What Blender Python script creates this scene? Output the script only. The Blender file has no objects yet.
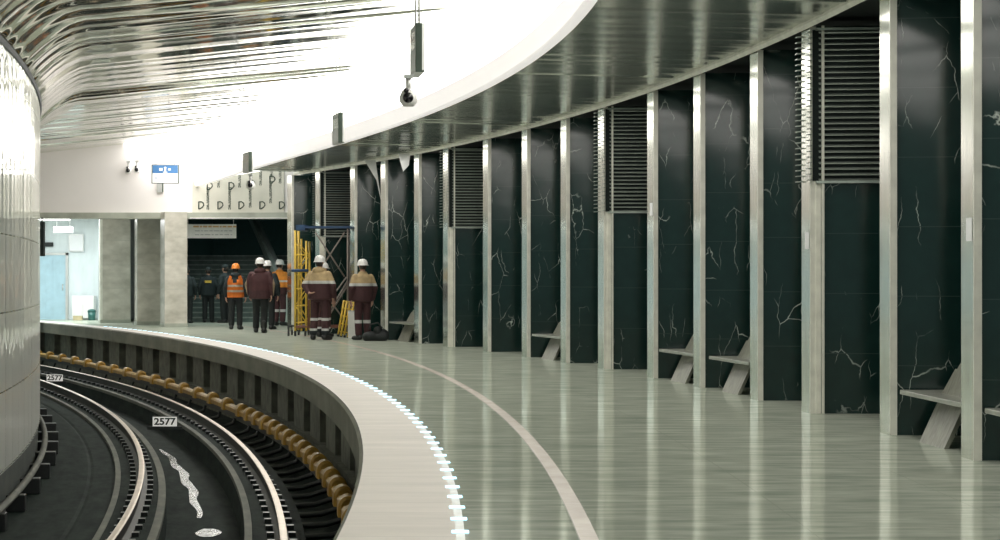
import bpy, bmesh, math, random
from mathutils import Vector, Matrix, Euler
random.seed(7)
C = bpy.context.scene.collection
scene = bpy.context.scene
PI = math.pi

# ------------------------------------------------------------------ curves of the station in plan (metres)
def poly(c, lo, hi):
    n = len(c)
    def f(y):
        yy = min(max(y, lo), hi)
        v = 0.0; d = 0.0
        for k, a in enumerate(c):
            d = d*yy + v
            v = v*yy + a
        return v + d*(y-yy)
    return f
EDGE = poly([8.74476e-06, -0.00482198, 0.0993159, -1.39757], 11, 67)      # platform edge
LEDL = poly([-0.0038407, 0.065505, -0.44806], 8.5, 64)                    # line of edge lights
BAND = poly([-0.0028762, 0.057917, 0.20578], 10, 60)                      # pink granite band
COLS = poly([-0.0045422, 0.10444, 3.1744], 11.5, 60)                      # front line of the pylons
RAILR = poly([-6.18761e-06, -0.003157532, 0.03305693, -1.304459], 19, 62)
RAILL = poly([1.490967e-05, -0.005813683, 0.1377365, -4.190541], 19, 60)
CONT = poly([2.23596e-05, -0.006257561, 0.1298113, -1.577155], 20, 66)    # contact rail
COVE = poly([7.27507e-05, -1.212608e-02, 3.697688e-01, -2.252551], 20.5, 66)   # free edge of the soffit over the platform
WALL = poly([-0.00428, 0.0898, -5.22], 10.5, 62)                          # tiled wall across the track
def slope(f, y): return (f(y+.05)-f(y-.05))/.1
def frame(f, y):
    s = slope(f, y); n = math.hypot(1, s)
    return Vector((f(y), y, 0)), Vector((s/n, 1/n, 0)), Vector((1/n, -s/n, 0))   # point, tangent (away), right normal
def frange(a, b, d):
    n = max(1, int(round((b-a)/d)))
    return [a+(b-a)*i/n for i in range(n+1)]

# ------------------------------------------------------------------ materials
MATS = {}
def newmat(name):
    m = bpy.data.materials.new(name); m.use_nodes = True
    nt = m.node_tree; b = nt.nodes['Principled BSDF']
    return m, nt, b
def N(nt, t, **kw):
    n = nt.nodes.new(t)
    for k, v in kw.items():
        if k in n.inputs.keys(): n.inputs[k].default_value = v
        else: setattr(n, k, v)
    return n
def rgb(c): return (c[0], c[1], c[2], 1)
def simple(name, col, rough=.5, metal=0, spec=.5, noise=.12, scale=6, bump=0, coords='Object', stretch=(1,1,1), col2=None, coat=0):
    m, nt, b = newmat(name)
    L = nt.links.new
    tc = N(nt, 'ShaderNodeTexCoord'); mp = N(nt, 'ShaderNodeMapping'); mp.inputs['Scale'].default_value = stretch
    L(tc.outputs[coords], mp.inputs['Vector'])
    nz = N(nt, 'ShaderNodeTexNoise', Scale=scale, Detail=5.0)
    L(mp.outputs[0], nz.inputs['Vector'])
    mix = N(nt, 'ShaderNodeMix', data_type='RGBA')
    a = tuple(max(0, c*(1-noise*1.6)) for c in col)
    bb = col2 if col2 else tuple(min(1, c*(1+noise)) for c in col)
    mix.inputs[6].default_value = rgb(a); mix.inputs[7].default_value = rgb(bb)
    mr = N(nt, 'ShaderNodeMapRange'); mr.inputs[1].default_value = .3; mr.inputs[2].default_value = .7
    L(nz.outputs['Fac'], mr.inputs[0]); L(mr.outputs[0], mix.inputs[0])
    L(mix.outputs[2], b.inputs['Base Color'])
    b.inputs['Roughness'].default_value = rough; b.inputs['Metallic'].default_value = metal
    b.inputs['Specular IOR Level'].default_value = spec
    if coat: b.inputs['Coat Weight'].default_value = coat; b.inputs['Coat Roughness'].default_value = .08
    if bump:
        bp = N(nt, 'ShaderNodeBump', Strength=bump, Distance=.02)
        L(nz.outputs['Fac'], bp.inputs['Height']); L(bp.outputs[0], b.inputs['Normal'])
    return m
def emis(name, col, s):
    m, nt, b = newmat(name)
    b.inputs['Base Color'].default_value = rgb((.8, .8, .8))
    b.inputs['Emission Color'].default_value = rgb(col); b.inputs['Emission Strength'].default_value = s
    return m

def marble_dark():
    m, nt, b = newmat('dark_green_marble'); L = nt.links.new
    tc = N(nt, 'ShaderNodeTexCoord')
    wn = N(nt, 'ShaderNodeTexNoise', Scale=1.1, Detail=6.0)
    L(tc.outputs['Object'], wn.inputs['Vector'])
    add = N(nt, 'ShaderNodeMixRGB', blend_type='ADD'); add.inputs[0].default_value = .55
    oi = N(nt, 'ShaderNodeObjectInfo')
    sh = N(nt, 'ShaderNodeVectorMath', operation='MULTIPLY_ADD'); sh.inputs[1].default_value = (17, 9, 13)
    cmb = N(nt, 'ShaderNodeCombineXYZ')
    for i in range(3): L(oi.outputs['Random'], cmb.inputs[i])
    L(cmb.outputs[0], sh.inputs[0]); L(tc.outputs['Object'], sh.inputs[2])
    L(sh.outputs[0], add.inputs[1]); L(wn.outputs['Color'], add.inputs[2])
    mp = N(nt, 'ShaderNodeMapping'); mp.inputs['Rotation'].default_value = (.5, .8, .3); mp.inputs['Scale'].default_value = (2.6, 2.0, .9)
    L(add.outputs[0], mp.inputs['Vector'])
    vo = N(nt, 'ShaderNodeTexVoronoi', feature='DISTANCE_TO_EDGE', Scale=1.5)
    L(mp.outputs[0], vo.inputs['Vector'])
    cr = N(nt, 'ShaderNodeValToRGB'); cr.color_ramp.elements[0].position = 0; cr.color_ramp.elements[0].color = (1, 1, 1, 1)
    cr.color_ramp.elements[1].position = .012; cr.color_ramp.elements[1].color = (0, 0, 0, 1)
    L(vo.outputs['Distance'], cr.inputs[0])
    n2 = N(nt, 'ShaderNodeTexNoise', Scale=2.3, Detail=3.0); L(sh.outputs[0], n2.inputs['Vector'])
    cr2 = N(nt, 'ShaderNodeValToRGB'); cr2.color_ramp.elements[0].position = .50; cr2.color_ramp.elements[1].position = .64
    L(n2.outputs['Fac'], cr2.inputs[0])
    mul = N(nt, 'ShaderNodeMath', operation='MULTIPLY'); L(cr.outputs[0], mul.inputs[0]); L(cr2.outputs[0], mul.inputs[1])
    n3 = N(nt, 'ShaderNodeTexNoise', Scale=5, Detail=4.0); L(tc.outputs['Object'], n3.inputs['Vector'])
    base = N(nt, 'ShaderNodeMix', data_type='RGBA'); base.inputs[6].default_value = (.003, .015, .013, 1); base.inputs[7].default_value = (.010, .032, .028, 1)
    L(n3.outputs['Fac'], base.inputs[0])
    # horizontal slab joints
    sx = N(nt, 'ShaderNodeSeparateXYZ'); L(tc.outputs['Object'], sx.inputs[0])
    md = N(nt, 'ShaderNodeMath', operation='PINGPONG'); md.inputs[1].default_value = .31; L(sx.outputs['Z'], md.inputs[0])
    lt = N(nt, 'ShaderNodeMath', operation='LESS_THAN'); lt.inputs[1].default_value = .004; L(md.outputs[0], lt.inputs[0])
    fin = N(nt, 'ShaderNodeMix', data_type='RGBA'); fin.inputs[7].default_value = (.58, .63, .57, 1)
    L(mul.outputs[0], fin.inputs[0]); L(base.outputs[2], fin.inputs[6])
    fin2 = N(nt, 'ShaderNodeMix', data_type='RGBA'); fin2.inputs[7].default_value = (.03, .05, .045, 1)
    L(lt.outputs[0], fin2.inputs[0]); L(fin.outputs[2], fin2.inputs[6])
    L(fin2.outputs[2], b.inputs['Base Color'])
    b.inputs['Roughness'].default_value = .09; b.inputs['Specular IOR Level'].default_value = .5
    bp = N(nt, 'ShaderNodeBump', Strength=.05, Distance=.05)
    n4 = N(nt, 'ShaderNodeTexNoise', Scale=1.6, Detail=1.0); L(tc.outputs['Object'], n4.inputs['Vector'])
    L(n4.outputs['Fac'], bp.inputs['Height']); L(bp.outputs[0], b.inputs['Normal'])
    return m

def uvpanel(name, c1, c2, rough, metal, su, sv, bumps, joint=None, spec=.5, jointcol=(.3,.3,.28), coat=0):
    """panel material in surface metres: u along the station, v across. bumps: list of (scale_u, scale_v, strength)"""
    m, nt, b = newmat(name); L = nt.links.new
    tc = N(nt, 'ShaderNodeTexCoord')
    mp = N(nt, 'ShaderNodeMapping'); mp.inputs['Scale'].default_value = (su, sv, 1)
    L(tc.outputs['UV'], mp.inputs['Vector'])
    nz = N(nt, 'ShaderNodeTexNoise', Scale=1.0, Detail=6.0, Roughness=.6); L(mp.outputs[0], nz.inputs['Vector'])
    mr = N(nt, 'ShaderNodeMapRange'); mr.inputs[1].default_value = .3; mr.inputs[2].default_value = .7; L(nz.outputs['Fac'], mr.inputs[0])
    mix = N(nt, 'ShaderNodeMix', data_type='RGBA'); mix.inputs[6].default_value = rgb(c1); mix.inputs[7].default_value = rgb(c2)
    L(mr.outputs[0], mix.inputs[0])
    out = mix.outputs[2]
    if joint:
        br = N(nt, 'ShaderNodeTexBrick', Scale=1.0); br.offset = joint[3] if len(joint) > 3 else 0; br.squash = 1
        br.inputs['Mortar Size'].default_value = joint[2]; br.inputs['Brick Width'].default_value = joint[0]; br.inputs['Row Height'].default_value = joint[1]
        br.inputs['Mortar Smooth'].default_value = .2
        L(tc.outputs['UV'], br.inputs['Vector'])
        mj = N(nt, 'ShaderNodeMix', data_type='RGBA'); mj.inputs[7].default_value = rgb(jointcol)
        L(br.outputs['Fac'], mj.inputs[0]); L(out, mj.inputs[6]); out = mj.outputs[2]
    L(out, b.inputs['Base Color'])
    b.inputs['Roughness'].default_value = rough; b.inputs['Metallic'].default_value = metal; b.inputs['Specular IOR Level'].default_value = spec
    if coat: b.inputs['Coat Weight'].default_value = coat; b.inputs['Coat Roughness'].default_value = .04
    prev = None
    for (bu, bv, st, dist) in bumps:
        mp2 = N(nt, 'ShaderNodeMapping'); mp2.inputs['Scale'].default_value = (bu, bv, 1); L(tc.outputs['UV'], mp2.inputs['Vector'])
        n2 = N(nt, 'ShaderNodeTexNoise', Scale=1.0, Detail=2.0); L(mp2.outputs[0], n2.inputs['Vector'])
        bp = N(nt, 'ShaderNodeBump', Strength=st, Distance=dist); L(n2.outputs['Fac'], bp.inputs['Height'])
        if prev: L(prev.outputs[0], bp.inputs['Normal'])
        prev = bp
    if prev: L(prev.outputs[0], b.inputs['Normal'])
    return m

def gloss_mix(m, fac, rough, col=(.9, .95, .9)):
    nt = m.node_tree; L = nt.links.new; b = nt.nodes['Principled BSDF']; out = nt.nodes['Material Output']
    b.inputs['Specular IOR Level'].default_value = 0; b.inputs['Roughness'].default_value = .7
    g = N(nt, 'ShaderNodeBsdfGlossy', Roughness=rough); g.inputs['Color'].default_value = rgb(col)
    if b.inputs['Normal'].is_linked: L(b.inputs['Normal'].links[0].from_socket, g.inputs['Normal'])
    mx = N(nt, 'ShaderNodeMixShader'); mx.inputs[0].default_value = fac
    L(b.outputs[0], mx.inputs[1]); L(g.outputs[0], mx.inputs[2]); L(mx.outputs[0], out.inputs['Surface'])
    return m
def zbands(name, stops, rough=.8, noise=.15, side=None):
    """cloth coloured by height on the object: stops [(z, colour)] from bottom up; side = (|x| limit, colour)"""
    m, nt, b = newmat(name); L = nt.links.new
    tc = N(nt, 'ShaderNodeTexCoord'); sx = N(nt, 'ShaderNodeSeparateXYZ'); L(tc.outputs['Object'], sx.inputs[0])
    mr = N(nt, 'ShaderNodeMapRange'); mr.inputs[1].default_value = 0; mr.inputs[2].default_value = 2; L(sx.outputs['Z'], mr.inputs[0])
    cr = N(nt, 'ShaderNodeValToRGB'); cr.color_ramp.interpolation = 'CONSTANT'
    for i, (z, c) in enumerate(stops):
        e = cr.color_ramp.elements[i] if i < 2 else cr.color_ramp.elements.new(z/2)
        e.position = z/2; e.color = rgb(c)
    L(mr.outputs[0], cr.inputs[0]); out = cr.outputs[0]
    if side:
        ab = N(nt, 'ShaderNodeMath', operation='ABSOLUTE'); L(sx.outputs['X'], ab.inputs[0])
        gt = N(nt, 'ShaderNodeMath', operation='GREATER_THAN'); gt.inputs[1].default_value = side[0]; L(ab.outputs[0], gt.inputs[0])
        ms = N(nt, 'ShaderNodeMix', data_type='RGBA'); ms.inputs[7].default_value = rgb(side[1]); L(gt.outputs[0], ms.inputs[0]); L(out, ms.inputs[6]); out = ms.outputs[2]
    nz = N(nt, 'ShaderNodeTexNoise', Scale=9.0, Detail=4.0); L(tc.outputs['Object'], nz.inputs['Vector'])
    mm = N(nt, 'ShaderNodeMix', data_type='RGBA', blend_type='MULTIPLY'); mm.inputs[0].default_value = 1
    cr3 = N(nt, 'ShaderNodeMapRange'); cr3.inputs[1].default_value = .3; cr3.inputs[2].default_value = .7; cr3.inputs[3].default_value = 1-noise*2; cr3.inputs[4].default_value = 1
    L(nz.outputs['Fac'], cr3.inputs[0]); L(out, mm.inputs[6]); L(cr3.outputs[0], mm.inputs[7])
    L(mm.outputs[2], b.inputs['Base Color']); b.inputs['Roughness'].default_value = rough
    bp = N(nt, 'ShaderNodeBump', Strength=.5, Distance=.02); L(nz.outputs['Fac'], bp.inputs['Height']); L(bp.outputs[0], b.inputs['Normal'])
    return m

M_marble = marble_dark()
M_steel = simple('polished_facing_steel', (.52, .53, .46), .14, 1.0, noise=.12, scale=3, stretch=(6, 6, .7))
M_steel_edge = simple('pale_edge_steel', (.86, .85, .76), .45, .1, noise=.08)
M_louvre = simple('louvre_metal', (.36, .40, .36), .35, .6, noise=.1)
M_black = simple('matt_black', (.012, .016, .016), .6)
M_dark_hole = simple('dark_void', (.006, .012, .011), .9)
M_granite = gloss_mix(uvpanel('polished_granite', (.26, .30, .25), (.56, .585, .49), .12, 0, 7.0, 1.3, [(.7, .9, .04, .02)], joint=(.6, 1.2, .003), jointcol=(.33, .36, .30)), .34, .09)
M_pale = uvpanel('flamed_pale_granite', (.60, .56, .51), (.74, .68, .63), .5, 0, 3.0, .8, [], joint=(.6, 1.6, .004), spec=.3, jointcol=(.4, .39, .35))
M_pink = uvpanel('pink_granite', (.55, .47, .40), (.70, .61, .53), .25, 0, 2.5, 3, [], joint=(.6, 1.0, .004), spec=.4, jointcol=(.4, .36, .32))
M_channel = simple('light_channel', (.50, .54, .52), .3, .3)
M_led = emis('edge_light', (.40, .78, 1.0), 1.3)
M_ceil = uvpanel('mirror_slat_ceiling', (.66, .68, .60), (.82, .82, .73), .08, .95, .8, .25, [(1.2, .35, .10, .10)], spec=.5)
M_soffit = uvpanel('mirror_slat_soffit', (.66, .70, .64), (.80, .83, .75), .20, .9, .8, .25, [(1.6, .12, .10, .12)], spec=.5)
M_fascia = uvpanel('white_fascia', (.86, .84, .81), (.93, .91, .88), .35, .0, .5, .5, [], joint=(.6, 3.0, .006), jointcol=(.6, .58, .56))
M_cove = emis('cove_light', (1.0, .965, .93), 3.0)
M_tile = gloss_mix(uvpanel('glossy_wall_tile', (.70, .73, .68), (.84, .85, .80), .10, 0, .6, .2, [(2.0, .15, .10, .05)], joint=(.9, .9, .010), jointcol=(.36, .38, .34)), .55, .03, (1, 1, .96))
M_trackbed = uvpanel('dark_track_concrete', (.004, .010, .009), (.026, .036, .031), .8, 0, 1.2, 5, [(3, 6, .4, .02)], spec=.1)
M_kerb = uvpanel('trough_kerb_concrete', (.07, .078, .066), (.16, .16, .13), .7, 0, 1.5, 5, [(4, 8, .4, .02)])
M_concrete = uvpanel('platform_edge_concrete', (.13, .135, .105), (.23, .23, .18), .75, 0, .9, 2.2, [(5, 5, .3, .02)], joint=(2.3, 2.0, .01), jointcol=(.1, .1, .09))
M_concrete2 = simple('rough_concrete', (.15, .155, .125), .85, noise=.25, scale=5, bump=.3)
M_base = uvpanel('wall_base_concrete', (.035, .045, .042), (.08, .09, .08), .7, 0, 1.5, 2, [(4, 4, .3, .02)])
M_railtop = simple('worn_rail_steel', (.66, .54, .43), .3, .75, noise=.12, scale=2)
M_raildark = simple('rusty_rail_web', (.030, .030, .026), .55, .3)
M_clip = simple('clip_steel', (.03, .035, .035), .35, .6)
M_yellow = simple('yellow_plastic_cover', (.42, .235, .03), .45, noise=.22, scale=8)
M_rubber = simple('black_rubber', (.012, .015, .015), .45)
M_white = simple('white_paint', (.80, .79, .76), .5, noise=.03)
M_pinkwhite = simple('white_plaster_panel', (.90, .86, .84), .55, noise=.03, scale=.5)
M_ink = simple('dark_print', (.03, .035, .03), .6)
M_greyprint = simple('green_grey_print', (.05, .075, .055), .7)
M_board = simple('foam_insulation_board', (.72, .70, .61), .75, noise=.05, scale=2)
M_stone_beige = simple('beige_marble', (.60, .57, .48), .22, noise=.14, scale=2.2, col2=(.74, .71, .63), stretch=(1, 1, 1.6))
M_stone_hdr = simple('grey_green_stone', (.42, .44, .37), .4, noise=.12, scale=3)
M_room = simple('pale_blue_wall', (.72, .79, .80), .35, noise=.06, scale=2, stretch=(2, 2, .7))
M_doorblue = simple('pale_blue_door', (.42, .60, .68), .35, noise=.06, scale=4)
M_tube = emis('tube_lamp', (1, .98, .93), 7.0)
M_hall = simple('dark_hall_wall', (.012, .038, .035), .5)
M_step = simple('granite_step', (.10, .14, .125), .5, noise=.2)
M_nose = simple('pale_step_nosing', (.26, .30, .27), .5, noise=.2)
M_balus = simple('brushed_balustrade', (.48, .54, .50), .4, .2)
M_blue = simple('sign_blue', (.05, .17, .38), .4, noise=.05)
M_signwhite = simple('sign_white', (.82, .83, .84), .4, noise=.02)
M_plate = simple('self_lit_plate', (.88, .88, .86), .4, noise=.02)
pb = M_plate.node_tree.nodes['Principled BSDF']; pb.inputs['Emission Color'].default_value = (1, .97, .93, 1); pb.inputs['Emission Strength'].default_value = .22  # slight glow added to lift the plates out of the dim track
M_orange = simple('orange_print', (.85, .30, .05), .5, noise=.05)
M_scaffyellow = simple('scaffold_yellow', (.72, .48, .06), .4, noise=.15)
M_scaffred = simple('scaffold_brown_red', (.22, .09, .06), .5, noise=.2)
M_scaffgrey = simple('scaffold_brace_grey', (.26, .22, .19), .5, noise=.2)
M_scaffblue = simple('scaffold_deck_blue', (.02, .06, .14), .5, noise=.2)
M_bench = simple('bench_board', (.25, .255, .21), .4, .2, noise=.2, scale=3, stretch=(8, 8, .6))
M_benchseat = simple('bench_seat_slab', (.34, .35, .30), .3, .3, noise=.12)
M_bag = simple('black_bag_cloth', (.012, .016, .016), .7, noise=.3, bump=.4)
M_film = simple('white_film', (.80, .81, .80), .3, noise=.05)
M_glass = simple('camera_glass', (.01, .01, .012), .08)
M_silver = simple('silver_panel', (.62, .63, .61), .35, .5, noise=.05)
M_skin = simple('skin', (.50, .29, .21), .55, noise=.06)
M_helmet = simple('white_helmet', (.84, .83, .80), .3, noise=.03)
M_helmeto = simple('orange_helmet', (.85, .27, .04), .35, noise=.04)
M_cap = simple('black_cap', (.02, .03, .03), .8)
M_boot = simple('black_boot', (.014, .016, .015), .5)
M_hair = simple('dark_hair', (.03, .022, .016), .7)
M_binglass = simple('green_bin', (.03, .13, .11), .4)
M_water = gloss_mix(simple('standing_water', (.05, .07, .07), .03, noise=.05, scale=11, bump=1.0), .7, .06, (1, 1, 1))

# ------------------------------------------------------------------ mesh helpers
def link(name, me, mat=None, parent=None, smooth=False):
    o = bpy.data.objects.new(name, me); C.objects.link(o)
    if mat is not None:
        for m in (mat if isinstance(mat, (list, tuple)) else [mat]): me.materials.append(m)
    if parent: o.parent = parent
    if smooth:
        for p in me.polygons: p.use_smooth = True
    return o
def tag(o, label, cat, group=None):
    o['label'] = label; o['category'] = cat
    if group: o['group'] = group
    return o
def thing(name, label, cat, loc=(0, 0, 0), rz=0, group=None):
    o = bpy.data.objects.new(name, None); C.objects.link(o); o.empty_display_size = .2
    o.location = loc; o.rotation_euler = (0, 0, rz)
    return tag(o, label, cat, group)
def struct(o): o['kind'] = 'structure'; return o
class MB:
    def __init__(s): s.bm = bmesh.new()
    def box(s, x0, x1, y0, y1, z0, z1, mi=0, rot=None, bev=0):
        bm = s.bm
        r = bmesh.ops.create_cube(bm, size=1)
        vs = r['verts']
        for v in vs:
            v.co = Vector(((x0+x1)/2+v.co.x*(x1-x0), (y0+y1)/2+v.co.y*(y1-y0), (z0+z1)/2+v.co.z*(z1-z0)))
        fs = {f for v in vs for f in v.link_faces}
        for f in fs: f.material_index = mi
        if bev:
            es = list({e for v in vs for e in v.link_edges})
            rr = bmesh.ops.bevel(bm, geom=es, offset=bev, segments=2, affect='EDGES', profile=.5)
            vs = list({v for f in rr['faces'] for v in f.verts} | {v for v in vs if v.is_valid})
            for f in {f for v in vs for f in v.link_faces}: f.material_index = mi
        if rot is not None:
            for v in vs: v.co = rot @ v.co
        return vs
    def tube(s, pts, r, seg=8, mi=0, caps=True, flat=1.0):
        bm = s.bm; pts = [Vector(p) for p in pts]; rings = []
        rs = r if isinstance(r, (list, tuple)) else [r]*len(pts)
        for i, p in enumerate(pts):
            t = (pts[min(i+1, len(pts)-1)]-pts[max(i-1, 0)]).normalized()
            up = Vector((0, 0, 1)) if abs(t.z) < .9 else Vector((0, 1, 0))
            a = t.cross(up).normalized(); b = a.cross(t)
            rings.append([bm.verts.new(p+a*math.cos(2*PI*k/seg)*rs[i]+b*math.sin(2*PI*k/seg)*rs[i]*flat) for k in range(seg)])
        for i in range(len(rings)-1):
            for k in range(seg):
                f = bm.faces.new((rings[i][k], rings[i][(k+1) % seg], rings[i+1][(k+1) % seg], rings[i+1][k])); f.material_index = mi; f.smooth = True
        if caps:
            f = bm.faces.new(list(reversed(rings[0]))); f.material_index = mi
            f = bm.faces.new(rings[-1]); f.material_index = mi
    def loft(s, rings, mi=0, smooth=True):
        """rings: list of (centre, rx, ry) horizontal ellipses, closed at both ends"""
        bm = s.bm; seg = 20; R = []
        for c, rx, ry in rings:
            c = Vector(c); R.append([bm.verts.new(c+Vector((rx*math.cos(2*PI*k/seg), ry*math.sin(2*PI*k/seg), 0))) for k in range(seg)])
        for i in range(len(R)-1):
            for k in range(seg):
                f = bm.faces.new((R[i][k], R[i][(k+1) % seg], R[i+1][(k+1) % seg], R[i+1][k])); f.smooth = smooth; f.material_index = mi
        bm.faces.new(list(reversed(R[0]))); bm.faces.new(R[-1])
    def capsule(s, a, b, ra, rb, sx=1, sy=1):
        a = Vector(a); b = Vector(b); t = (b-a); L = t.length or .001; t.normalize()
        up = Vector((0, 1, 0)) if abs(t.y) < .9 else Vector((0, 0, 1))
        u = t.cross(up).normalized(); w = u.cross(t)
        rings = []; seg = 14
        for k in range(1, 5):
            th = PI/2*(1-k/4); rings.append((a-t*ra*math.sin(th), ra*math.cos(th)))
        rings.append((a+t*L*.5, (ra+rb)/2))
        for k in range(0, 4):
            th = PI/2*k/4; rings.append((b+t*rb*math.sin(th), rb*math.cos(th)))
        bm = s.bm; R = []
        for c, r in rings:
            R.append([bm.verts.new(c+u*math.cos(2*PI*k/seg)*r*sx+w*math.sin(2*PI*k/seg)*r*sy) for k in range(seg)])
        for i in range(len(R)-1):
            for k in range(seg): bm.faces.new((R[i][k], R[i][(k+1) % seg], R[i+1][(k+1) % seg], R[i+1][k])).smooth = True
        p0 = bm.verts.new(a-t*ra); p1 = bm.verts.new(b+t*rb)
        for k in range(seg):
            bm.faces.new((p0, R[0][(k+1) % seg], R[0][k])); bm.faces.new((p1, R[-1][k], R[-1][(k+1) % seg]))
    def ball(s, c, rx, ry, rz, seg=16):
        r = bmesh.ops.create_uvsphere(s.bm, u_segments=seg, v_segments=seg//2+2, radius=1)
        for v in r['verts']:
            v.co = Vector((c[0]+v.co.x*rx, c[1]+v.co.y*ry, c[2]+v.co.z*rz))
            for f in v.link_faces: f.smooth = True
    def mesh(s, name):
        bmesh.ops.recalc_face_normals(s.bm, faces=s.bm.faces[:])
        me = bpy.data.meshes.new(name); s.bm.to_mesh(me); s.bm.free(); return me
    def obj(s, name, mat, parent=None, smooth=False): return link(name, s.mesh(name), mat, parent, smooth)

def strip(name, rows, mat, uv, parent=None, smooth=False):
    """rows: list of point lists (same length); uv: same layout of (u, v)"""
    me = bpy.data.meshes.new(name); n = len(rows[0])
    vs = [p for r in rows for p in r]; fs = []
    for i in range(len(rows)-1):
        for j in range(n-1): fs.append((i*n+j, i*n+j+1, (i+1)*n+j+1, (i+1)*n+j))
    me.from_pydata([tuple(v) for v in vs], [], fs)
    ul = me.uv_layers.new(name='UVMap'); flat = [q for r in uv for q in r]
    for lp in me.loops: ul.data[lp.index].uv = flat[lp.vertex_index]
    return link(name, me, mat, parent, smooth)
def sweep(name, f, ys, profile, mat, parent=None, smooth=False, closed=False):
    """profile [(offset to the right, z)] carried along plan curve f"""
    prof = profile+[profile[0]] if closed else profile
    rows = []; uv = []; s = 0; last = None
    vv = [0]
    for a, b in zip(prof, prof[1:]): vv.append(vv[-1]+math.hypot(b[0]-a[0], b[1]-a[1]))
    for y in ys:
        p, t, n = frame(f, y)
        if last is not None: s += (p-last).length
        last = p
        rows.append([p+n*o+Vector((0, 0, z)) for o, z in prof]); uv.append([(s, v) for v in vv])
    return strip(name, rows, mat, uv, parent, smooth)
def text_mesh(txt, size, extrude=.002, align='CENTER', bold=.03):
    cu = bpy.data.curves.new('lettering', 'FONT'); cu.body = txt; cu.size = size; cu.extrude = extrude; cu.align_x = align; cu.align_y = 'CENTER'
    cu.resolution_u = 3; cu.offset = size*bold
    o = bpy.data.objects.new('lettering', cu); C.objects.link(o)
    dg = bpy.context.evaluated_depsgraph_get(); me = bpy.data.meshes.new_from_object(o.evaluated_get(dg))
    bpy.data.objects.remove(o); bpy.data.curves.remove(cu); return me
def lettering(txt, size, loc, mat, parent, rot=(PI/2, 0, 0), name='lettering', sx=1):
    o = link(name, text_mesh(txt, size), mat, parent); o.location = loc; o.rotation_euler = rot; o.scale = (sx, 1, 1)
    o.data.transform(Matrix.Translation(Vector(loc)) @ Euler(rot).to_matrix().to_4x4() @ Matrix.Diagonal((sx, 1, 1, 1)))
    o.location = (0, 0, 0); o.rotation_euler = (0, 0, 0); o.scale = (1, 1, 1)
    return o

# ================================================================== SETTING: platform floor
ys_all = frange(-12, 20, .8)+frange(20, 74, .5)[1:]
def rightlim(y): return max(COLS(y)+1.3, -4.4) if y > 50 else COLS(y)+1.3
def zone(name, fa, fb, ys, mat, z=0.0, nsub=2):
    rows = []; uv = []; s = 0; last = None
    for y in ys:
        a, b = fa(y), fb(y)
        if b < a: b = a+.001
        p = Vector((a, y, z))
        if last is not None: s += (p-last).length
        last = p
        rows.append([Vector((a+(b-a)*k/nsub, y, z)) for k in range(nsub+1)])
        uv.append([(s, (b-a)*k/nsub) for k in range(nsub+1)])
    return struct(strip(name, rows, mat, uv))
zone('trim_1', EDGE, lambda y: LEDL(y)-.025, ys_all, M_pale)                    # pale strip along the edge
zone('trim_2', lambda y: LEDL(y)-.025, lambda y: LEDL(y)+.025, ys_all, M_channel, nsub=1)
ys_f = [y for y in ys_all if y <= 66]
bandR = lambda y: BAND(y)+(.17 if y < 48 else .17)
zone('floor', lambda y: LEDL(y)+.025, lambda y: BAND(y)-.06, ys_all, M_granite)
zone('trim_3', lambda y: BAND(y)-.06, lambda y: BAND(y)+.045, ys_all, M_pink, nsub=1)
fl2 = zone('floor', lambda y: BAND(y)+.045, rightlim, ys_all, M_granite, nsub=4)

# edge slab and the wall of niches under it
struct(sweep('trim_4', EDGE, ys_all, [(0, 0), (-.03, -.03), (-.03, -.32), (.5, -.32)], M_concrete))
ys_p = frange(8, 72, .5)
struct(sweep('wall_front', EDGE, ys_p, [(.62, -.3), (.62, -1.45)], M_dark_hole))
# concrete posts between the niches, arc-length spaced, one wall structure
def arc(f, y0, y1, d, step=.05):
    out = []; y = y0; acc = 0
    out.append(y0)
    while y < y1:
        s = slope(f, y); y += step; acc += step*math.hypot(1, s)
        if acc >= d: out.append(y); acc = 0
    return out
mb = MB()
for y in arc(EDGE, 14, 70, 2.3):
    p, t, n = frame(EDGE, y); a = math.atan2(-t.x, t.y)
    M = Matrix.Translation(p) @ Matrix.Rotation(a, 4, 'Z')
    mb.box(.22, .66, -.72, .72, -1.45, -.32, rot=M)
    mb.box(.14, .66, -1.2, 1.2, -1.45, -.98, rot=M)
struct(mb.obj('wall_front', M_concrete2))

# ================================================================== track bed
def TRK(y): return (RAILL(y)+RAILR(y))/2
ys_t = frange(6, 70, .5)
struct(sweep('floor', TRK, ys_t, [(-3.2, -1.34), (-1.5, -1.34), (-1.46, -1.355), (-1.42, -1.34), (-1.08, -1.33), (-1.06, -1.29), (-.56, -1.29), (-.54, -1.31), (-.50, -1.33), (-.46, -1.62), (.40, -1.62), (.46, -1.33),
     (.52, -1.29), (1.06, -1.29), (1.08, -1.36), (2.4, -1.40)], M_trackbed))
struct(sweep('trim_5', TRK, ys_t, [(-.56, -1.30), (-.56, -1.275), (-.47, -1.275), (-.47, -1.34)], M_kerb))
struct(sweep('trim_6', TRK, ys_t, [(.43, -1.34), (.43, -1.275), (.51, -1.275), (.51, -1.30)], M_kerb))
struct(sweep('trim_7', TRK, ys_t, [(-1.12, -1.34), (-1.12, -1.28), (-1.05, -1.28), (-1.05, -1.30)], M_kerb))

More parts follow.
